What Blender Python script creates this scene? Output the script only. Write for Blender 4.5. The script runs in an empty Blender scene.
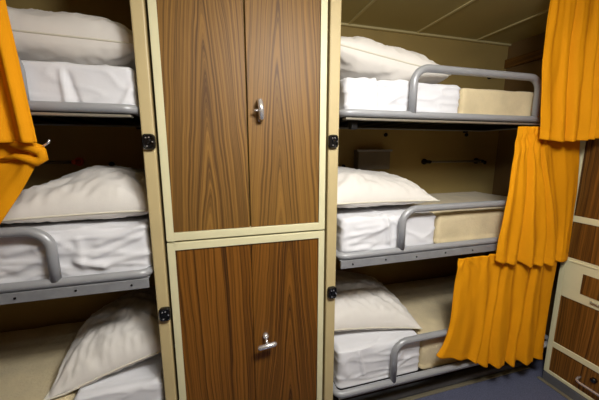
import bpy, math, random
import numpy as np
from mathutils import Vector, Matrix, noise

# ------------------------------------------------------------------ camera, world, light, exposure
S = 1.35            # metres per layout unit (distance camera - bunk front plane)
H = 1.22            # camera height in layout units
def W(x, y, z): return Vector((x*S, y*S, (z+H)*S))

F = 293.0; CX, CY = 299.5, 200.0
def _n(v): return v/np.linalg.norm(v)
_X = _n(np.array([1340-CX, 149-CY, F])); _D = np.array([308-CX, 1885-CY, F]); _D = _n(_D-_X*(_D@_X))
_U = -_D; _Y = np.cross(_U, _X)
_R = np.array([_X, _Y, _U])          # rows: world axes seen from the camera (x right, y down, z forward)
C = bpy.context.scene.collection
cam = bpy.data.cameras.new('camera'); camo = bpy.data.objects.new('camera', cam); C.objects.link(camo)
right = Vector(_R@np.array([1, 0, 0.])); up = Vector(_R@np.array([0, -1., 0])); back = Vector(_R@np.array([0, 0, -1.]))
m4 = Matrix((right, up, back)).transposed().to_4x4(); m4.translation = W(0, 0, 0)
camo.matrix_world = m4
cam.sensor_width = 36; cam.lens = F/599*36; cam.clip_start = .02
bpy.context.scene.camera = camo

sc = bpy.context.scene
sc.view_settings.view_transform = 'Standard'; sc.view_settings.look = 'None'
sc.view_settings.gamma = 1; sc.view_settings.use_curve_mapping = False
sc.view_settings.exposure = 0.0
w = bpy.data.worlds.new('world'); sc.world = w; w.use_nodes = True
w.node_tree.nodes['Background'].inputs[0].default_value = (1, .93, .8, 1)
w.node_tree.nodes['Background'].inputs[1].default_value = 0.02

LAMP = dict(x=.42, y=.12, z=.655, sx=.66, sy=.22, power=32, col=(1, .975, .94))
def area(name, d):
    l = bpy.data.lights.new(name, 'AREA'); l.shape = 'RECTANGLE'; l.size = d['sx']*S; l.size_y = d['sy']*S
    l.energy = d['power']; l.color = d['col']
    o = bpy.data.objects.new(name, l); C.objects.link(o); o.location = W(d['x'], d['y'], d['z']-.035)
    return o
area('ceiling_lamp_light', LAMP)
pl_ = bpy.data.lights.new('ceiling_lamp_glow', 'POINT'); pl_.energy = 46; pl_.color = LAMP['col']; pl_.shadow_soft_size = .12
po_ = bpy.data.objects.new('ceiling_lamp_glow', pl_); C.objects.link(po_); po_.location = W(LAMP['x'], LAMP['y'], LAMP['z']-.16)

# ------------------------------------------------------------------ materials
def lin(h):
    h = h.lstrip('#'); c = [int(h[i:i+2], 16)/255 for i in (0, 2, 4)]
    return tuple(x/12.92 if x <= .04045 else ((x+.055)/1.055)**2.4 for x in c)+(1,)
def mat(name, col, rough=.6, metal=0, var=.0, vscale=20, bump=0, bscale=200, stretch=(1, 1, 1), sheen=0, spec=.5, coat=0, trans=0):
    m = bpy.data.materials.new(name); m.use_nodes = True; nt = m.node_tree; b = nt.nodes['Principled BSDF']
    c = lin(col) if isinstance(col, str) else col
    b.inputs['Base Color'].default_value = c; b.inputs['Roughness'].default_value = rough
    b.inputs['Metallic'].default_value = metal; b.inputs['Specular IOR Level'].default_value = spec
    if sheen: b.inputs['Sheen Weight'].default_value = sheen
    if coat: b.inputs['Coat Weight'].default_value = coat; b.inputs['Coat Roughness'].default_value = .15
    tc = nt.nodes.new('ShaderNodeTexCoord'); mp = nt.nodes.new('ShaderNodeMapping'); mp.inputs['Scale'].default_value = stretch
    nt.links.new(tc.outputs['Object'], mp.inputs[0])
    n = nt.nodes.new('ShaderNodeTexNoise'); n.inputs['Scale'].default_value = vscale; n.inputs['Detail'].default_value = 5
    nt.links.new(mp.outputs[0], n.inputs[0])
    r = nt.nodes.new('ShaderNodeValToRGB'); r.color_ramp.elements[0].position = .3; r.color_ramp.elements[1].position = .7
    r.color_ramp.elements[0].color = tuple(x*(1-var) for x in c[:3])+(1,); r.color_ramp.elements[1].color = tuple(min(1, x*(1+var*.6)) for x in c[:3])+(1,)
    nt.links.new(n.outputs[0], r.inputs[0]); nt.links.new(r.outputs[0], b.inputs['Base Color'])
    if bump:
        n2 = nt.nodes.new('ShaderNodeTexNoise'); n2.inputs['Scale'].default_value = bscale; n2.inputs['Detail'].default_value = 3
        nt.links.new(mp.outputs[0], n2.inputs[0])
        bp = nt.nodes.new('ShaderNodeBump'); bp.inputs['Strength'].default_value = bump; bp.inputs['Distance'].default_value = .004
        nt.links.new(n2.outputs[0], bp.inputs['Height']); nt.links.new(bp.outputs[0], b.inputs['Normal'])
    return m

def wood(name, light, mid, dark, xc, zc, along='Z', across='X', seed=0., freq=150., curve=1.0, rough=.5):
    """Teak-like laminate: cathedral arches around xc with straight streaks beside them (world metres)."""
    m = bpy.data.materials.new(name); m.use_nodes = True; nt = m.node_tree; b = nt.nodes['Principled BSDF']
    N = nt.nodes.new; L = nt.links.new
    geo = N('ShaderNodeNewGeometry'); sep = N('ShaderNodeSeparateXYZ'); L(geo.outputs['Position'], sep.inputs[0])
    def math_(op, a, b_=None):
        n = N('ShaderNodeMath'); n.operation = op
        for i, v in enumerate((a, b_)):
            if v is None: continue
            if isinstance(v, (int, float)): n.inputs[i].default_value = v
            else: L(v, n.inputs[i])
        return n.outputs[0]
    u = sep.outputs[across]; z = sep.outputs[along]
    # wobble across by long-wave noise
    cmb = N('ShaderNodeCombineXYZ'); L(math_('MULTIPLY', u, 6.), cmb.inputs[0]); L(math_('MULTIPLY', z, 1.3), cmb.inputs[1]); cmb.inputs[2].default_value = seed
    n1 = N('ShaderNodeTexNoise'); n1.inputs['Scale'].default_value = 1.; n1.inputs['Detail'].default_value = 3; L(cmb.outputs[0], n1.inputs[0])
    wob = math_('MULTIPLY', math_('SUBTRACT', n1.outputs[0], .5), .05)
    du = math_('ADD', math_('SUBTRACT', u, xc), wob)
    par = math_('MULTIPLY', math_('SQRT', math_('ADD', math_('MULTIPLY', du, du), .00012)), 1.0)
    zz = math_('MULTIPLY', math_('SUBTRACT', z, zc), .07*curve)
    v = math_('ADD', par, zz)
    c2 = N('ShaderNodeCombineXYZ'); L(math_('MULTIPLY', v, freq), c2.inputs[0]); L(math_('MULTIPLY', z, .35), c2.inputs[1]); c2.inputs[2].default_value = seed+7
    n2 = N('ShaderNodeTexNoise'); n2.inputs['Scale'].default_value = 1.; n2.inputs['Detail'].default_value = 4; n2.inputs['Roughness'].default_value = .62
    L(c2.outputs[0], n2.inputs[0])
    c3 = N('ShaderNodeCombineXYZ'); L(math_('MULTIPLY', u, 420.), c3.inputs[0]); L(math_('MULTIPLY', z, 9.), c3.inputs[1])
    n3 = N('ShaderNodeTexNoise'); n3.inputs['Scale'].default_value = 1.; n3.inputs['Detail'].default_value = 2; L(c3.outputs[0], n3.inputs[0])
    val = math_('ADD', n2.outputs[0], math_('MULTIPLY', math_('SUBTRACT', n3.outputs[0], .5), .12))
    r = N('ShaderNodeValToRGB'); e = r.color_ramp.elements
    e[0].position = .38; e[0].color = lin(dark); e[1].position = .62; e[1].color = lin(light)
    k = e.new(.48); k.color = lin(mid)
    L(val, r.inputs[0]); L(r.outputs[0], b.inputs['Base Color']); b.inputs['Roughness'].default_value = rough
    b.inputs['Specular IOR Level'].default_value = .3
    return m

def tick(name, light, dark):      # beige blanket with a woven honeycomb relief
    m = mat(name, light, rough=.95, var=.12, vscale=9, bump=.9, bscale=90, sheen=.3, spec=.1)
    return m

M = dict(
    cream=mat('cream_enamel', '#D9D3AC', .45, var=.05, vscale=6),
    post=mat('tan_cream_enamel', '#C0AE80', .5, var=.05, vscale=5),
    wall=mat('tan_wall_panel', '#B59E62', .6, var=.08, vscale=3, bump=.05),
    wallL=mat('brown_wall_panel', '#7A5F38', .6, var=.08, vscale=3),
    ceil=mat('olive_ceiling_panel', '#C0B27A', .6, var=.06, vscale=2),
    ceiltrim=mat('ceiling_batten', '#DCD09C', .5),
    floor=mat('blue_grey_floor', '#585C74', .85, var=.35, vscale=160, bump=.3, bscale=300),
    plinth=mat('grey_skirting', '#5B5C60', .5, var=.15, vscale=10),
    brass=mat('dull_floor_edge', '#8F8770', .45, metal=.4),
    dark=mat('dark_brown_base', '#2E1E12', .6, var=.2, vscale=8),
    darkmetal=mat('dark_metal', '#1C1B1C', .4, metal=.5),
    sheet=mat('white_cotton_sheet', '#DFE0E5', .9, var=.03, vscale=6, bump=.12, bscale=60, sheen=.15, spec=.15),
    pillow=mat('ivory_cotton_pillowcase', '#E4E0DA', .9, var=.03, vscale=8, bump=.15, bscale=45, sheen=.15, spec=.15),
    seam=mat('cream_piping', '#D8D3C2', .9),
    blanket=tick('beige_blanket', '#DACAA4', '#B5A273'),
    mattress=mat('tan_ticking', '#9A8656', .95, var=.3, vscale=25, bump=.3, bscale=60),
    steel=mat('grey_painted_steel', '#A0A2A6', .35, metal=.15, var=.06, vscale=12),
    angle=mat('grey_steel_angle', '#94969A', .4, metal=.2, var=.12, vscale=25),
    bright=mat('worn_bright_edge', '#C9C4B4', .3, metal=.7),
    chrome=mat('chrome', '#E4E4E8', .22, metal=.75),
    black=mat('black_plastic', '#0C0C0E', .25, spec=.6),
    curtain=mat('orange_curtain_cloth', '#EFA00E', .8, var=.08, vscale=5, bump=.35, bscale=420, sheen=.0, spec=.15, stretch=(1, 1, .4)),
    greybox=mat('grey_lamp_box', '#7F7768', .5, var=.05),
    red=mat('red_orange_cap', '#E2602C', .5),
    lampwhite=mat('white_lamp_housing', '#E6E3D8', .5),
)
em = bpy.data.materials.new('lamp_diffuser'); em.use_nodes = True
em.node_tree.nodes['Principled BSDF'].inputs['Emission Color'].default_value = (1, .95, .86, 1)
em.node_tree.nodes['Principled BSDF'].inputs['Emission Strength'].default_value = 3.
M['emit'] = em
# translucent cloth for the curtains
def make_cloth(m, amt):
    nt = m.node_tree; b = nt.nodes['Principled BSDF']; out = nt.nodes['Material Output']
    t = nt.nodes.new('ShaderNodeBsdfTranslucent'); t.inputs[0].default_value = lin('#F07A00')
    mx = nt.nodes.new('ShaderNodeMixShader'); mx.inputs[0].default_value = amt
    nt.links.new(b.outputs[0], mx.inputs[1]); nt.links.new(t.outputs[0], mx.inputs[2]); nt.links.new(mx.outputs[0], out.inputs[0])
make_cloth(M['curtain'], .10)

# ------------------------------------------------------------------ mesh helpers (all coordinates in layout units)
class MB:
    def __init__(s): s.v = []; s.f = []
    def add(s, vs, fs):
        k = len(s.v); s.v += [tuple(p) for p in vs]; s.f += [tuple(i+k for i in f) for f in fs]; return s
    def box(s, x0, x1, y0, y1, z0, z1):
        vs = [(x, y, z) for x in (x0, x1) for y in (y0, y1) for z in (z0, z1)]
        return s.add(vs, [(0, 1, 3, 2), (4, 6, 7, 5), (0, 4, 5, 1), (2, 3, 7, 6), (0, 2, 6, 4), (1, 5, 7, 3)])
    def tube(s, pts, r, n=14, closed=False, cap=True):
        pts = [Vector(p) for p in pts]; m = len(pts); rings = []; prev = None
        for i, p in enumerate(pts):
            if closed: t = (pts[(i+1) % m]-pts[i-1]).normalized()
            else: t = (pts[min(i+1, m-1)]-pts[max(i-1, 0)]).normalized()
            if prev is None:
                a = Vector((0, 0, 1)) if abs(t.z) < .9 else Vector((0, 1, 0)); nn = (a-t*a.dot(t)).normalized()
            else: nn = (prev-t*prev.dot(t)).normalized()
            prev = nn; bb = t.cross(nn); rr = r[i] if isinstance(r, (list, tuple)) else r
            rings.append([p+(nn*math.cos(2*math.pi*k/n)+bb*math.sin(2*math.pi*k/n))*rr for k in range(n)])
        vs = [q for R_ in rings for q in R_]; fs = []
        for i in range(m if closed else m-1):
            for k in range(n): j = (i+1) % m; fs.append((i*n+k, i*n+(k+1) % n, j*n+(k+1) % n, j*n+k))
        if cap and not closed: fs += [tuple(reversed(range(n))), tuple((m-1)*n+k for k in range(n))]
        return s.add(vs, fs)
    def grid(s, P, nu, nv):
        return s.add(P, [(i*nv+j, (i+1)*nv+j, (i+1)*nv+j+1, i*nv+j+1) for i in range(nu-1) for j in range(nv-1)])
    def build(s, name, m, parent=None, smooth=False, bevel=0, loc=None, solid=0, sub=0):
        vs = [W(*p) for p in s.v]
        base = Vector((0, 0, 0))
        if parent is not None: base = abs_loc(parent)
        elif loc is not None: base = W(*loc)
        elif vs:
            lo = [min(v[i] for v in vs) for i in range(3)]; hi = [max(v[i] for v in vs) for i in range(3)]
            base = Vector(((lo[0]+hi[0])/2, (lo[1]+hi[1])/2, lo[2]))
        me = bpy.data.meshes.new(name); me.from_pydata([v-base for v in vs], [], s.f); me.update()
        me.materials.append(m)
        import bmesh
        bm = bmesh.new(); bm.from_mesh(me); bmesh.ops.remove_doubles(bm, verts=bm.verts, dist=1e-5)
        bmesh.ops.recalc_face_normals(bm, faces=bm.faces); bm.to_mesh(me); bm.free()
        if smooth:
            for p in me.polygons: p.use_smooth = True
        o = bpy.data.objects.new(name, me); C.objects.link(o)
        if parent is not None: o.parent = parent
        else: o.location = base
        if bevel:
            b = o.modifiers.new('bevel', 'BEVEL'); b.width = bevel*S; b.segments = 2; b.limit_method = 'ANGLE'
        if solid:
            b = o.modifiers.new('solid', 'SOLIDIFY'); b.thickness = solid*S; b.offset = 0
        if sub:
            b = o.modifiers.new('sub', 'SUBSURF'); b.levels = b.render_levels = sub
        return o
def abs_loc(o):
    p = Vector(o.location)
    while o.parent is not None: o = o.parent; p += o.location
    return p
def tag(o, label=None, cat=None, group=None, kind=None):
    if label: o['label'] = label
    if cat: o['category'] = cat
    if group: o['group'] = group
    if kind: o['kind'] = kind
    return o
def thing(name, loc, label, cat, group=None):
    o = bpy.data.objects.new(name, None); C.objects.link(o); o.location = W(*loc); o.empty_display_size = .05
    return tag(o, label, cat, group)
def arc(c, r, a0, a1, n, plane='xz'):
    out = []
    for i in range(n+1):
        a = math.radians(a0+(a1-a0)*i/n)
        if plane == 'xz': out.append((c[0]+r*math.cos(a), c[1], c[2]+r*math.sin(a)))
        else: out.append((c[0]+r*math.cos(a), c[1]+r*math.sin(a), c[2]))
    return out
def nz(x, y, z): return noise.noise(Vector((x, y, z)))
def sm(t): t = max(0, min(1, t)); return t*t*(3-2*t)
def interp(t, pts):
    if t <= pts[0][0]: return pts[0][1]
    for (a, va), (b, vb) in zip(pts, pts[1:]):
        if t <= b: return va+(vb-va)*(t-a)/(b-a)
    return pts[-1][1]

# ------------------------------------------------------------------ the setting
CEIL, FLOOR, BACK = .68, -1.22, 1.62
XL, XR = -1.95, 1.90
def struct(name, mb, m, **k): return tag(mb.build(name, m, **k), kind='structure')
struct('floor', MB().box(XL-.1, 2.3, -1.0, BACK+.05, FLOOR-.05, FLOOR), M['floor'])
struct('ceiling', MB().box(XL-.1, 2.3, -1.0, BACK+.05, CEIL, CEIL+.05), M['ceil'])
struct('wall_back', MB().box(XL-.1, 2.3, BACK, BACK+.05, FLOOR, CEIL), M['wall'])
struct('wall_left', MB().box(XL-.1, XL, -1.0, BACK, FLOOR, CEIL), M['wallL'])
struct('wall_right', MB().box(2.2, 2.3, -1.0, BACK, FLOOR, CEIL), M['wall'])
struct('wall_bunk_foot', MB().box(XR, XR+.03, 1.02, BACK, FLOOR, CEIL), M['wallL'])
struct('wall_front', MB().box(XL-.1, 2.3, -1.05, -1.0, FLOOR, CEIL), M['wallL'])
struct('wall_partition_left', MB().box(-.195, -.178, 1.045, BACK, FLOOR, CEIL), M['wallL'])
struct('wall_partition_right', MB().box(.402, .418, 1.045, BACK, FLOOR, CEIL), M['wall'])
# ceiling battens and cornice
i = 1
for x in (.74, 1.18, 1.62, -.62, -1.06, -1.5):
    struct('trim_%d' % i, MB().box(x-.008, x+.008, -.95 if False else 1.03 if x < 0 else -.9, BACK, CEIL-.006, CEIL), M['ceiltrim'], bevel=.002); i += 1
struct('trim_%d' % i, MB().box(.418, XR, BACK-.02, BACK, CEIL-.012, CEIL), M['ceiltrim'], bevel=.003); i += 1
struct('trim_%d' % i, MB().box(XL, -.195, BACK-.02, BACK, CEIL-.012, CEIL), M['ceiltrim'], bevel=.003); i += 1
struct('trim_%d' % i, MB().box(XR-.02, XR, 1.03, BACK, .53, .585), wood('foot_board_teak', '#8A6228', '#6E4A1C', '#42280E', .4, .8, across='Z', along='Y', seed=33.), bevel=.003); i += 1
# recessed plinth below the bottom bunks with a grey floor skirting and its edge strip
for (a, b) in ((.44, 1.66), (XL, -.215)):
    struct('trim_%d' % i, MB().box(a, b, 1.12, 1.15, FLOOR, -1.07), M['dark']); i += 1
    struct('baseboard_%s' % ('right' if a > 0 else 'left'), MB().box(a, b, 1.075, 1.12, FLOOR, FLOOR+.035), M['plinth'], bevel=.01)
    struct('trim_%d' % i, MB().box(a, b, 1.055, 1.075, FLOOR, FLOOR+.006), M['brass'], bevel=.002); i += 1
struct('baseboard_cabinet', MB().box(1.640, 1.68, -.3, .98, FLOOR, -1.171), M['plinth'])
struct('trim_%d' % i, MB().box(1.622, 1.640, -.3, .995, FLOOR, FLOOR+.006), M['brass'], bevel=.002); i += 1
# ceiling lamp of the cabin
L_ = LAMP
t = thing('ceiling_light', (L_['x'], L_['y'], CEIL-.05), 'white rectangular ceiling light above the aisle before the bunks', 'ceiling light')
MB().box(L_['x']-.34, L_['x']+.34, L_['y']-.13, L_['y']+.13, CEIL-.022, CEIL-.002).build('housing', M['lampwhite'], t, bevel=.006)
MB().box(L_['x']-.31, L_['x']+.31, L_['y']-.10, L_['y']+.10, CEIL-.034, CEIL-.022).build('diffuser', M['emit'], t)

# ------------------------------------------------------------------ posts with black catches
def post(x0, x1, label, catches):
    t = thing('bunk_post', ((x0+x1)/2, 1.03, FLOOR), label, 'bunk post', 'cream posts beside the lockers')
    MB().box(x0, x1, 1.0, 1.045, FLOOR, CEIL).build('post_body', M['post'], t, bevel=.004)
    for cz, cx in catches:
        b = MB(); r = .0185; hh = .024; pts = []
        for k in range(32):
            a = 2*math.pi*k/32; ca, sa = math.cos(a), math.sin(a)
            pts.append((abs(ca)**.55*math.copysign(r, ca), abs(sa)**.55*math.copysign(hh, sa)))
        layers = [(.9995, 1), (.990, 1), (.985, .86), (.985, .72), (.991, .66), (.991, .30), (.986, .24), (.986, .02)]
        vs = [(cx+p[0]*s, y, cz+p[1]*s) for (y, s) in layers for p in pts]
        fs = [(l*32+k, l*32+(k+1) % 32, (l+1)*32+(k+1) % 32, (l+1)*32+k) for l in range(len(layers)-1) for k in range(32)]
        fs.append(tuple((len(layers)-1)*32+k for k in range(32)))
        b.add(vs, fs)
        c = b.build('door_catch', M['black'], t, smooth=False); c['label'] = 'black plastic catch'
        for dx, dz in ((-.006, .012), (.003, .013), (.012, .0), (-.004, -.013)):
            MB().box(cx+dx-.0018, cx+dx+.0018, .983, .9865, cz+dz-.0018, cz+dz+.0018).build('screw', M['chrome'], c)
    return t
post(-.210, -.174, 'tan cream upright post with two black catches left of the wood lockers', [(.023, -.190), (-.545, -.186)])
post(.394, .434, 'tan cream upright post with two black catches right of the wood lockers', [(.028, .409), (-.553, .416)])

# ------------------------------------------------------------------ lockers
def locker(z0, z1, label, wmats, seamw, handle):
    x0, x1 = -.165, .386; xs = .109
    t = thing('locker', ((x0+x1)/2, 1.3, z0), label, 'locker', 'wood lockers between the bunks')
    b = MB(); fw = .027
    fs = .022
    b.box(x0, x0+fs, 1.004, 1.03, z0, z1).box(x1-fs, x1, 1.004, 1.03, z0, z1)
    b.box(x0+fs, x1-fs, 1.004, 1.03, z0, z0+fw).box(x0+fs, x1-fs, 1.004, 1.03, z1-fw, z1)
    b.build('door_frame', M['cream'], t, bevel=.002)
    MB().box(x0+.012, x1-.012, 1.032, BACK-.004, z0, z1).build('carcass', M['wall'], t)
    g = seamw
    d1 = MB().box(x0+fs+.001, xs-g, 1.010, 1.028, z0+fw+.001, z1-fw-.001).build('door', wmats[0], t, bevel=.0015)
    d2 = MB().box(xs+g, x1-fs-.001, 1.010, 1.028, z0+fw+.001, z1-fw-.001).build('door', wmats[1], t, bevel=.0015)
    handle(d2)
    # tiny hole / rivet on the left leaf
    return t
W1 = wood('teak_laminate_left_door', '#8A642D', '#715124', '#563A19', (-.02)*S, 2.8, seed=1.)
W2 = wood('teak_laminate_right_door', '#8A642D', '#735325', '#583C1A', (.215)*S, 2.8, seed=4.)
W3 = wood('dark_teak_left_door', '#87571C', '#6B4210', '#3C2207', (-.30)*S, 1.8, seed=9., freq=110, curve=.35)
W4 = wood('dark_teak_right_door', '#80521A', '#664010', '#3C2208', (.25)*S, 1.1, seed=13.)
W5 = wood('teak_side_cabinet', '#86581F', '#684213', '#3E240A', .4, .8, across='Y', seed=21., freq=70, curve=.3)
def h_up(par):
    x, z = .151, .13
    h = MB()
    h.box(x-.008, x+.008, 1.002, 1.010, z-.040, z+.036)
    hb = h.build('handle', M['chrome'], par, bevel=.004); hb['label'] = 'chrome door handle'
    l = MB().tube([(x-.003, 1.004, z+.03), (x-.002, .985, z+.024), (x, .978, z), (x+.002, .985, z-.028), (x+.003, 1.002, z-.034)], [.006, .009, .010, .009, .007], 14)
    l.tube([(x, .985, z-.004), (x-.022, .984, z-.006)], .004, 10)
    l.build('lever', M['chrome'], hb, smooth=True)
def h_lo(par):
    x, z = .153, -.697
    h = MB().tube([(x, 1.011, z), (x, .998, z), (x, .992, z)], [.012, .011, .006], 20)
    hb = h.build('handle', M['chrome'], par, smooth=True); hb['label'] = 'chrome door handle'
    l = MB().tube([(x, .995, z), (x, .972, z-.014)], .0045, 12)
    l.tube([(x-.034, .968, z-.021), (x-.028, .966, z-.0195), (x+.028, .966, z-.013), (x+.034, .968, z-.012)], [.006, .009, .009, .006], 12)
    l.build('lever', M['chrome'], hb, smooth=True)
locker(-.2975, CEIL-.01, 'upper teak laminate double locker with vertical chrome handle and cream frame', (W1, W2), .0022, h_up)
locker(FLOOR+.03, -.3035, 'lower darker teak double locker with chrome T handle and cream frame', (W3, W4), .0008, h_lo)

# ------------------------------------------------------------------ right side cabinet (faces the aisle)
t = thing('side_cabinet', (1.85, .4, -1.18), 'cream framed wood drawer and door cabinet at the right edge', 'cabinet')
Y0, Y1, X0, XB = -.25, .984, 1.645, 1.664
MB().box(XB, 2.19, Y0, .982, -1.17, CEIL-.01).build('carcass', M['cream'], t, bevel=.003)
b = MB()
b.box(X0, XB, .962, Y1, -1.168, CEIL-.01)
for z0, z1 in ((-.343, -.314), (-.725, -.522), (-1.014, -.985), (-1.168, -1.152), (.64, CEIL-.01)):
    b.box(X0, XB, Y0, .962, z0, z1)
b.box(X0, XB, Y0, Y0+.03, -1.152, .64)
b.build('front_frame', M['cream'], t, bevel=.002)
MB().box(X0-.004, XB, Y0+.03, .96, -.540, -.533).build('ledge', M['cream'], t, bevel=.002)
for z0, z1, nm in ((-.314, .64, 'door'), (-.522, -.343, 'door'), (-.985, -.725, 'door'), (-1.152, -1.014, 'drawer')):
    d = MB().box(X0+.006, XB+.002, Y0+.03, .962, z0, z1).build(nm, W5, t)
    if nm == 'drawer':
        h = MB().tube([(X0+.008, .830, -1.086), (X0-.016, .830, -1.087), (X0-.026, .826, -1.091), (X0-.028, .814, -1.095), (X0-.028, .55, -1.095), (X0-.026, .538, -1.091), (X0-.016, .534, -1.087), (X0+.008, .534, -1.086)], .0055, 12)
        h.build('handle', M['chrome'], d, smooth=True)['label'] = 'chrome bar handle'
        MB().tube([(X0+.008, .778, -1.059), (X0-.006, .778, -1.059), (X0-.010, .778, -1.059)], [.012, .012, .008], 16).build('lock', M['black'], d, smooth=True)
MB().box(X0-.003, X0+.006, .60, .884, -.678, -.580).build('flap_panel', W5, t, bevel=.001)
MB().tube([(X0+.002, .839, -.695), (X0-.010, .835, -.697), (X0-.010, .768, -.697), (X0+.002, .764, -.695)], .003, 8).build('flap_pull', M['bright'], t, smooth=True)

# ------------------------------------------------------------------ bunks
def rbox(x0, x1, y0, y1, z0, z1, r, step, disp=None, shell=False, rb=None):
    """box with rounded edges, subdivided on all faces, displaced by disp(x, y, z, nx, ny, nz) along its normal"""
    b = MB(); lo = (x0, y0, z0); hi = (x1, y1, z1)
    for ax in range(3):
        u, v = (ax+1) % 3, (ax+2) % 3
        nu = max(2, int((hi[u]-lo[u])/step)); nv = max(2, int((hi[v]-lo[v])/step))
        for side in (0, 1):
            if shell and ax == 2 and side == 0: continue
            P = []
            for i_ in range(nu+1):
                for j_ in range(nv+1):
                    p = [0, 0, 0]; p[ax] = hi[ax] if side else lo[ax]
                    # denser sampling towards edges
                    fu = i_/nu; fv = j_/nv
                    p[u] = lo[u]+(hi[u]-lo[u])*fu; p[v] = lo[v]+(hi[v]-lo[v])*fv
                    rl = (r, r, rb or r)
                    c = [min(max(p[k], lo[k]+rl[k]), hi[k]-r) for k in range(3)]
                    d = Vector([p[k]-c[k] for k in range(3)])
                    n = d.normalized() if d.length > 1e-9 else Vector([0, 0, 0])
                    q = Vector(c)+n*r
                    if rb and n.z < 0: q.z = c[2]+n.z*rb
                    if disp: q = q+n*disp(q.x, q.y, q.z, n)
                    P.append(tuple(q))
            b.grid(P, nu+1, nv+1)
    return b

def sheet_disp(seed, amp, folds, zlo=-9):
    s0 = seed*.37
    def d(x, y, z, n):
        a = 0.
        # crumples: soft swells plus thin oblique creases
        q = nz(x*5+seed, s0*4+y*5, z*11-x*3+seed*2.1)
        wv = .35*nz(x*4, y*4, seed)
        q2 = nz((x+wv*.3)*6-seed+z*14, y*7+z*22-x*3, seed+z*5)
        q3 = nz(x*22+seed, y*22, z*34)
        a += amp*(.7*q+.75*math.exp(-abs(q2)*9)+.18*q3)
        a -= amp*.45
        if n.z < -.1: return 0
        a *= sm((z-zlo)/.02)
        for (fx, fz, dx, dz, wd, h) in folds:      # line folds (point, direction, width, height)
            ll = math.hypot(dx, dz); tx, tz = dx/ll, dz/ll
            px, pz = x-fx, z-fz; al = (px*tx+pz*tz)/ll; ac = -px*tz+pz*tx
            fall = sm(al/.2+.3)*sm((1-al)/.25+.3) if -.3 < al < 1.3 else 0
            a += h*math.exp(-(ac/wd)**2)*fall
        if n.z > .5 and y > 1.06: a *= .6
        return a
    return d

def bedding(side, lv, zt, zb, x_head, x_split, x_foot, names, seed, folds, amp=.006):
    """white sheet over the head half, beige blanket over the foot half of the made-up mattress"""
    s = 1 if x_foot > x_head else -1
    a, b = sorted((x_head, x_split))
    o = rbox(a, b, 1.0235, BACK-.056, zb, zt, .022, .006, sheet_disp(seed, amp, folds, zb), rb=.004).build('sheet', M['sheet'], smooth=True)
    tag(o, names[1], 'sheet', 'white sheets on the bunks')
    if abs(x_foot-x_split) > .2:      # further blankets lie outside the view
        a, b = sorted((x_split+s*.002, x_foot))
        def bd(x, y, z, n): return 0 if z < zb+.01 else .0035*nz(x*9+seed, y*9, z*14)+.0012*nz(x*60, y*60, z*60)-.008
        o = rbox(a, b, 1.021, BACK-.052, zb, zt-.002, .026, .012, bd, rb=.004).build('blanket', M['blanket'], smooth=True)
        tag(o, names[2], 'blanket', 'beige blankets on the bunks')

def bunk(side, zt, zg, label, angle, xh, xf, xg, r=.0135):
    """tubular frame, slat deck, guard rail; zt tube centre height, zg guard rail height, xg guard rail start"""
    s = 1 if xf > xh else -1
    t = thing('bunk_bed', ((xh+xf)/2, 1.3, zt-.05), label, 'bunk bed', 'steel framed bunks')
    yf, yb = 1.0, BACK-.03; rr = .03
    pts = []
    A, B = (xh+s*.0, xf)
    def cr(x, y, a0, a1): pts.extend((x+rr*math.cos(math.radians(a0+(a1-a0)*k/6)), y+rr*math.sin(math.radians(a0+(a1-a0)*k/6)), zt) for k in range(7))
    lo, hi = min(A, B)+.008, max(A, B)
    cr(lo+rr, yf+rr, 180, 270); cr(hi-rr, yf+rr, 270, 360); cr(hi-rr, yb-rr, 0, 90); cr(lo+rr, yb-rr, 90, 180)
    MB().tube(pts, r, 14, closed=True).build('frame', M['steel'], t, smooth=True)
    if angle:
        b = MB().box(lo, hi, .990, .996, zt-.047, zt-.0145).box(lo, hi, .996, 1.03, zt-.0195, zt-.0145)
        an = b.build('side_rail', M['angle'], t, bevel=.0015)
        for k in range(9):
            x = lo+.05+k*(hi-lo-.1)/8; MB().tube([(x, .991, zt-.031+.003*(k % 2)), (x, .9875, zt-.031+.003*(k % 2))], .0035, 8).build('rivet', M['darkmetal'], an)
    else:
        MB().box(lo+.01, hi-.01, .999, 1.03, zt-.0235, zt-.0165).build('side_rail', M['bright'], t, bevel=.001)
    d = MB()
    for k in range(12):
        x = lo+.05+k*(hi-lo-.1)/11; d.box(x-.04, x+.04, 1.03, yb-.016, zt+r-.021, zt+r-.016)
    d.box(lo+.03, hi-.03, 1.034, yb-.016, zt+r-.021, zt+r-.0165)
    d.build('deck', M['darkmetal'], t)
    # guard rail
    xe = xf-s*.03 if abs(xf) > 10 else xg+s*.632
    R_ = .055; y = 1.0
    g = [(xg, y, zt+.006), (xg, y, zg-R_)] + [(xg+s*(R_*1.15-R_*1.15*math.cos(a)), y, zg-R_+R_*math.sin(a)) for a in [math.radians(10*k) for k in range(1, 10)]]
    g += [(xe-s*(R_-R_*math.sin(math.radians(a))), y, zg-R_+R_*math.cos(math.radians(a))) for a in range(0, 91, 10)] + [(xe, y, zt+.006)]
    MB().tube(g, .0145, 14).build('guard_rail', M['steel'], t, smooth=True)
    # two wall brackets carrying the back tube
    for x in (lo+.12, hi-.12):
        MB().box(x-.010, x+.010, yb+.005, BACK-.001, zt-.022, zt+.012).build('wall_bracket', M['darkmetal'], t, bevel=.002)
    for x in (lo+.06,):
        MB().box(x-.012, x+.012, 1.03, 1.06, zt-.055, zt-.012).build('hinge_bracket', M['darkmetal'], t, bevel=.002)
    return t

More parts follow.
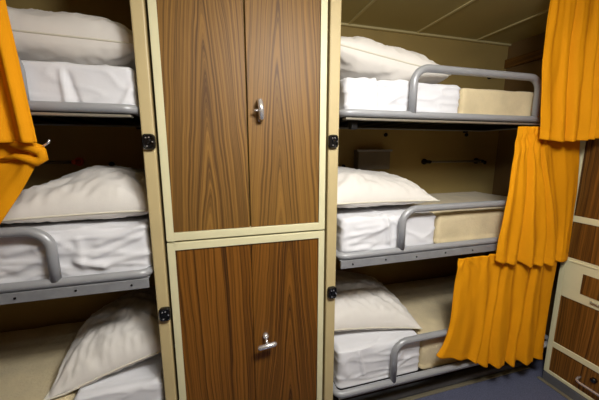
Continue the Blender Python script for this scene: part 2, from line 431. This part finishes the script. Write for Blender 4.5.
XH, XFOOT = .452, 1.72
bunk('r', .130, .303, 'top right grey steel bunk with curved guard rail', False, XH-.010, XFOOT, .735)
bunk('r', -.412, -.240, 'middle right grey steel bunk with riveted side rail and guard rail', True, XH-.010, XFOOT, .722)
bunk('r', -1.030, -.836, 'bottom right grey steel bunk just above the floor', False, XH-.010, XFOOT, .722, r=.0145)
bunk('l', .118, .262, 'top left grey steel bunk partly behind the orange curtain', False, -.225, -1.55, -.492)
bunk('l', -.396, -.232, 'middle left grey steel bunk with riveted side rail and curved guard rail', True, -.225, -1.55, -.478)
bunk('l', -.985, -.80, 'bottom left grey steel bunk in the dark lower corner', False, -.225, -1.55, -.60)

fold_a = [(.585, .27, .012, -.13, .008, .010), (.60, .27, .01, -.13, .010, -.008), (.64, .17, .08, .05, .008, .004)]
bedding('r', 0, .264, .1295, XH+.014, .985, XFOOT-.03, (None, 'smooth white sheet on the head half of the top right bunk', 'pale beige blanket at the foot of the top right bunk'), 3, fold_a, .0085)
fold_b = [(.66, -.26, .02, -.13, .010, .014), (.50, -.34, .17, .03, .010, .006), (.50, -.37, .16, .05, .010, .006), (.52, -.31, .15, .01, .009, .005), (.47, -.39, .13, -.01, .012, .006)]
bedding('r', 1, -.268, -.412, XH+.014, .915, XFOOT-.03, (None, 'wrinkled white sheet on the head half of the middle right bunk', 'beige blanket on the middle right bunk beside the orange curtain'), 7, fold_b, .0075)
fold_c = [(.56, -.86, .03, -.13, .006, .008), (.49, -.90, .02, -.08, .016, .007), (.72, -.97, .07, .07, .008, .006), (.74, -.99, .09, .05, .008, .006), (.76, -.87, .02, -.08, .01, .005)]
bedding('r', 2, -.850, -1.030, XH+.014, .885, XFOOT-.03, (None, 'white sheet on the head half of the bottom right bunk', 'beige blanket on the bottom right bunk behind the guard rail'), 11, fold_c, .0065)
fold_d = [(-.405, .225, .006, -.12, .007, .008), (-.395, .22, .03, -.12, .008, -.008), (-.22, .2, -.05, -.09, .008, .006)]
bedding('l', 3, .246, .118, -.218, -1.52, -1.52, (None, 'white sheet drawn tight on the top left bunk', 'beige blanket hidden at the foot of the top left bunk'), 17, fold_d, .005)
fold_e = [(-.38, -.30, .16, .06, .010, .008), (-.40, -.34, .17, .07, .010, .009), (-.36, -.36, .16, .03, .010, .006), (-.44, -.34, .10, -.03, .012, .014), (-.42, -.26, .01, -.12, .012, .006), (-.60, -.36, .16, .07, .012, .010), (-.62, -.31, .15, .04, .012, .008)]
bedding('l', 4, -.240, -.3965, -.218, -1.52, -1.52, (None, 'crumpled white sheet on the middle left bunk', 'beige blanket hidden at the foot of the middle left bunk'), 23, fold_e, .009)
bedding('l', 5, -.815, -.9855, -.218, -.50, -1.52, (None, 'small stretch of white sheet under the bottom left pillow', 'shaded olive beige blanket on the bottom left bunk'), 29, [], .006)

# ------------------------------------------------------------------ pillows
def pillow(label, c, L, Wd, Ht, Hb, rot=0, tilt=(0, 0), seed=0, bend=0, corner=.07, floor_z=None, wr=1., skew=0, peak=0, full=.52):
    """c = centre of the seam plane; L half length in x, Wd half depth in y, Ht/Hb upper and lower bulge"""
    n = 72
    Rm = Matrix.Rotation(rot, 3, 'Z') @ Matrix.Rotation(tilt[0], 3, 'X') @ Matrix.Rotation(tilt[1], 3, 'Y')
    def pt(u, v, top):
        e = max(abs(u), abs(v))
        x = u*L*(1-corner*(1-v*v)*abs(u)**2); y = v*Wd*(1-corner*(1-u*u)*abs(v)**2)
        prof = ((1-abs(u)**2.6)*(1-abs(v)**2.6))
        prof = max(prof, 0)**full
        pk = 1+peak*(u*.6)
        lumps = 1+.16*nz(u*1.6+seed, v*1.6, seed*.7)
        # wrinkles fan out of the corners and run along the seams
        wk = 0
        for cu, cv in ((-1, -1), (-1, 1), (1, -1), (1, 1)):
            du, dv = u-cu, v-cv; rr = math.hypot(du, dv); an = math.atan2(dv, du)
            wk += math.sin(an*11+seed*1.7+3*nz(du*2+seed, dv*2, 1))*math.exp(-((rr-.45)/.42)**2)*.0042
        wk += .007*(1-2.4*abs(nz(u*2.2+seed*3, v*4.2+u*2.5, seed)))+.0038*(1-2.6*abs(nz(u*7+seed, v*4.5-u*4, seed+5)))
        ed = 1-e
        wk += .0030*math.sin((u if abs(v) > abs(u) else v)*34+seed+4*nz(u*3, v*3, seed))*math.exp(-(ed/.16)**2)*min(1, ed/.05)
        z = (Ht if top else -Hb)*prof*lumps*pk
        z += (wr*wk*min(1, prof*1.8))*(1 if top else -.6)
        z += bend*(u*u)+skew*u*v
        p = Rm @ Vector((x, y, z)); p = Vector(c)+p
        if floor_z is not None:
            fz = floor_z(p.x, p.y) if callable(floor_z) else floor_z
            if p.z < fz: p.z = fz+(p.z-fz)*.06*0+.0008*(1+nz(p.x*30, p.y*30, 0))
        return tuple(p)
    b = MB(); us = [math.sin(math.pi/2*(-1+2*i_/n))*.5+.5*(-1+2*i_/n) for i_ in range(n+1)]
    for top in (True, False):
        b.grid([pt(u, v, top) for u in us for v in us], n+1, n+1)
    o = b.build('pillow', M['pillow'], smooth=True)
    tag(o, label, 'pillow', 'white pillows on the bunks')
    # piping round the seam
    loop = [(u, -1) for u in us[:-1]]+[(1, v) for v in us[:-1]]+[(u, 1) for u in us[::-1][:-1]]+[(-1, v) for v in us[::-1][:-1]]
    P = [pt(u*.9999, v*.9999, True) for u, v in loop]
    MB().tube(P, .0032, 6, closed=True).build('piping', M['seam'], o, smooth=True)
    return o

pillow('plump white pillow with a piped seam on the top right bunk', (.70, 1.27, .334), .262, .20, .085, .070, rot=-.04, tilt=(-.05, .16), seed=2, floor_z=.268, peak=-.05, corner=.02, full=.40, wr=.8)
pillow('white pillow with a pointed corner on the middle right bunk', (.675, 1.30, -.222), .27, .245, .125, .03, rot=.02, tilt=(-.01, .02), seed=5, floor_z=-.266, peak=-.35)
pillow('shaded white pillow on the bottom right bunk', (.67, 1.32, -.815), .26, .24, .130, .03, rot=-.10, tilt=(0, .08), seed=8, floor_z=-.8455, peak=-.3)
pillow('large grey white pillow with a piped seam on the top left bunk', (-.475, 1.27, .318), .285, .20, .105, .065, rot=.0, tilt=(-.04, .03), seed=12, floor_z=.250, full=.42, corner=.04, wr=.75)
pillow('soft white pillow lying wide on the middle left bunk', (-.435, 1.28, -.205), .25, .235, .125, .03, rot=.0, tilt=(0, -.02), seed=15, floor_z=-.238, peak=.3)
pillow('white pillow slumped against the post on the bottom left bunk', (-.40, 1.30, -.775), .21, .25, .12, .03, rot=.1, tilt=(0, -.25), seed=19, floor_z=-.812, peak=.3)

# ------------------------------------------------------------------ curtains
def curtain(label, top, bot, yf, n, seed, amp=(.012, .03), ease=None, hem=.0, ragged=.008, sub=200, extra=None, gather=0, prof=None):
    def P_(u):
        for (a, va), (b_, vb) in zip(prof, prof[1:]):
            if u <= b_: t_ = max(0, (u-a)/(b_-a)); return va+(vb-va)*(1-math.cos(math.pi*t_))/2
        return prof[-1][1]
    """top/bot: lists of (u, x, z); yf(u, v) depth; n folds"""
    nu, nv = sub, 90; P = []
    tx = [(a, b_) for a, b_, c_ in top]; tz = [(a, c_) for a, b_, c_ in top]
    bx = [(a, b_) for a, b_, c_ in bot]; bz = [(a, c_) for a, b_, c_ in bot]
    for i_ in range(nu+1):
        u = i_/nu
        ph = n*(u+.16*nz(u*2.6+seed, seed, 0)+.05*nz(u*8+seed, 2, seed))
        for j_ in range(nv+1):
            v = j_/nv
            e = ease(v) if ease else v
            x = interp(u, tx)*(1-e)+interp(u, bx)*e
            z = interp(u, tz)*(1-v)+(interp(u, bz))*v
            A = amp[0]+(amp[1]-amp[0])*sm(v*1.1)
            php = ph+.10*nz(v*1.7, u*2, seed)
            s = math.sin(2*math.pi*php)
            s2 = math.sin(2*math.pi*php*1.62+seed+1.5*v)*.45+.22*math.sin(2*math.pi*php*3.1+seed*2+v)
            fl = .30+1.15*sm(.5+1.3*nz(u*3.3+seed, seed, v*.5+3))
            y = yf(u, v)+A*(s+s2)*fl
            x += A*.22*math.cos(2*math.pi*php)*v
            z += ragged*v**6*(s*.35+nz(u*5, seed, 9))
            if prof:
                uu = min(1, max(0, u+.012*math.sin(v*5+u*20+seed)))
                pv = P_(uu); A = amp[0]+(amp[1]-amp[0])*sm(v*1.1)
                x = interp(u, tx)*(1-e)+interp(u, bx)*e+.004*math.cos(u*40+seed)*v
                z = interp(u, tz)*(1-v)+interp(u, bz)*v + ragged*v**8*pv*.8
                y = yf(u, v)+A*pv+.0028*nz(u*9+seed, v*2.2, 4)+.0016*math.sin(u*75+seed+2*nz(u*6, v*2, seed))*math.exp(-v*3)
            if gather: # tight gathers near the top
                y += gather*math.exp(-v/.10)*math.sin(2*math.pi*php*3.1+seed)
            y += .0022*nz(x*22, z*9, seed)+.003*nz(u*14, v*4, seed)
            if .935 < v < .95: y += .0016
            if extra: x, y, z = extra(u, v, x, y, z)
            P.append((x, y, z))
    o = MB().grid(P, nu+1, nv+1).build('curtain', M['curtain'], smooth=True, solid=.0022)
    return tag(o, label, 'curtain', 'orange bunk curtains')

def knotted(cx, cz, rad, seed, h=.008):
    """creases fanning out of the point where the cloth is tucked under the frame"""
    def f(u, v, x, y, z):
        dx, dz = x-cx, z-cz; r = math.hypot(dx, dz)
        an = math.atan2(dz, dx)
        y -= h*math.sin(an*9+seed+2*nz(x*8, z*8, seed))*math.exp(-r/rad)*min(1, r/.02)*min(1, v*12)
        return x, y, z
    return f

# ceiling track of the top curtains
for a, b_, lab in ((.5, 1.66, 'ceiling curtain track of the right bunks'), (-1.5, -.25, 'ceiling curtain track of the left bunks')):
    tag(MB().box(a, b_, .925, .945, CEIL-.02, CEIL).build('curtain_track', M['bright'], bevel=.003), lab, 'curtain track')

curtain('long orange curtain hanging from the ceiling at the upper right', [(0, 1.272, .658), (1, 1.55, .658)],
        [(0, 1.312, .042), (.33, 1.42, .030), (1, 1.57, .046)], lambda u, v: .925-.055*u, 4.6, 4, amp=(.012, .016), ragged=.004, prof=[(0, .1), (.06, -.5), (.17, .3), (.30, -.5), (.40, .9), (.47, -.7), (.60, .1), (.70, -.8), (.78, .9), (.86, -.6), (.93, .5), (1, -.3)],
        extra=lambda u, v, x, y, z: (x-.022*math.sin(math.pi*min(1, v*1.1))*(1-u), y, z))
curtain('orange curtain bunched under the top right bunk frame beside the blanket', [(0, 1.225, .094), (.7, 1.36, .096), (1, 1.60, .094)],
        [(0, 1.175, -.49), (.3, 1.30, -.515), (.6, 1.47, -.54), (1, 1.628, -.535)], lambda u, v: .956-.016*sm(v*2), 4.6, 10, amp=(.009, .018), prof=[(0, .4), (.05, -.4), (.13, .1), (.20, -.5), (.27, -.2), (.335, 1.), (.39, -.9), (.48, .1), (.55, -.5), (.62, .8), (.68, -.6), (.76, .2), (.80, .9), (.87, .1), (.94, .0), (1, .5)],
        ease=lambda v: sm(v*1.0)*.5+.5*min(1, v*1.25), ragged=.012, extra=knotted(1.345, .09, .10, 10))
curtain('lower orange curtain hanging under the middle right bunk frame', [(0, .985, -.462), (.3, 1.14, -.462), (1, 1.585, -.468)],
        [(0, .915, -.915), (.30, 1.13, -.985), (.36, 1.17, -1.02), (.45, 1.24, -1.04), (1, 1.60, -1.085)], lambda u, v: .962, 6.0, 27, amp=(.007, .014), prof=[(0, .3), (.04, -.5), (.12, -.1), (.17, -.35), (.24, .2), (.31, -.9), (.36, 1.), (.41, -.4), (.445, .9), (.50, -.8), (.56, -.2), (.61, 1.), (.67, -.9), (.735, .9), (.79, -.9), (.86, -.2), (.90, 1.), (1, .3)],
        ease=lambda v: .15*v+.85*v**7, ragged=.010, extra=knotted(1.02, -.455, .10, 27, .006))
curtain('orange curtain hanging from the ceiling at the upper left edge', [(0, -1.25, .658), (1, -.480, .658)],
        [(0, -1.25, .0), (1, -.438, .018)], lambda u, v: .922, 7, 31, amp=(.012, .010), ragged=.004)
def tie(u, v, x, y, z):
    return x, y, z
curtain('orange curtain pulled back to a metal hook beside the middle left bunk', [(0, -1.25, .085), (.8, -.60, .07), (.93, -.47, .035), (1, -.440, .008)],
        [(0, -1.25, -.36), (.8, -.95, -.36), (1, -.66, -.33)], lambda u, v: .958-.008*v, 7, 37, amp=(.010, .012), gather=.004,
        ease=lambda v: v**1.15)
kc = C.objects[-1]
MB().tube([(-.53, .955, .020), (-.49, .948, .012), (-.462, .944, .006), (-.443, .946, -.006), (-.442, .950, -.022), (-.456, .948, -.032), (-.476, .945, -.024), (-.50, .950, -.018), (-.55, .962, -.03)],
          [.004, .012, .015, .014, .012, .012, .011, .008, .003], 14).build('knot', M['curtain'], kc, smooth=True)
k = thing('curtain_hook', (-.437, .965, .0), 'small metal hook holding the knotted left orange curtain', 'hook')
MB().tube([(-.452, .962, .006), (-.438, .958, .012), (-.428, .955, .018), (-.424, .955, .026)], .0028, 8).build('hook_wire', M['chrome'], k, smooth=True)

# ------------------------------------------------------------------ fittings on the back wall
def bar(x0, x1, z, label, endm, hang=.05, r=.007):
    t = thing('grab_bar', ((x0+x1)/2, BACK-hang, z), label, 'grab bar', 'metal bars on the alcove wall')
    MB().tube([(x0, BACK-hang, z), (x1, BACK-hang, z)], r, 12).build('bar', M['greybox'], t, smooth=True)
    for x, mm in ((x0, endm[0]), (x1, endm[1])):
        e = MB().tube([(x, BACK, z), (x, BACK-.012, z), (x, BACK-.012, z), (x, BACK-hang-.012, z), (x, BACK-hang-.016, z)], [.019, .019, .011, .011, .008], 16)
        e.build('bar_end', mm, t, smooth=False, bevel=.002)
    return t
bar(1.30, 1.72, -.078, 'thin metal bar on the wall above the middle right bunk', (M['darkmetal'], M['darkmetal']))
bar(1.42, 1.76, .475, 'dark metal bar on the wall behind the top right guard rail', (M['darkmetal'], M['darkmetal']), r=.006)
bar(-1.02, -.612, -.056, 'metal bar with a reddish end cap in the middle left alcove', (M['darkmetal'], M['red']))
t = thing('reading_lamp', (.91, BACK-.03, -.11), 'grey box reading lamp on the wall above the middle right pillow', 'reading lamp')
MB().box(.80, 1.01, BACK-.065, BACK-.002, -.118, -.002).build('lamp_box', M['greybox'], t, bevel=.004)
MB().box(.79, 1.02, BACK-.070, BACK-.064, -.012, .0).build('lamp_lid', M['steel'], t, bevel=.002)
for x, z, where in ((1.01, .088, 'above the lamp box in the middle right alcove'), (1.62, .095, 'upper right on the middle right alcove wall'), (.735, -.10, 'left of the lamp box in the middle right alcove'), (1.80, -.09, 'far right on the middle right alcove wall'),
             (-.79, .04, 'on the middle left alcove wall above the bar'), (-.48, -.07, 'on the middle left alcove wall right of the red cap')):
    tag(MB().tube([(x, BACK, z), (x, BACK-.008, z), (x, BACK-.011, z)], [.012, .012, .006], 12).build('wall_bolt', M['darkmetal'], smooth=True), 'dark bolt head '+where, 'bolt', 'bolt heads on the alcove walls')
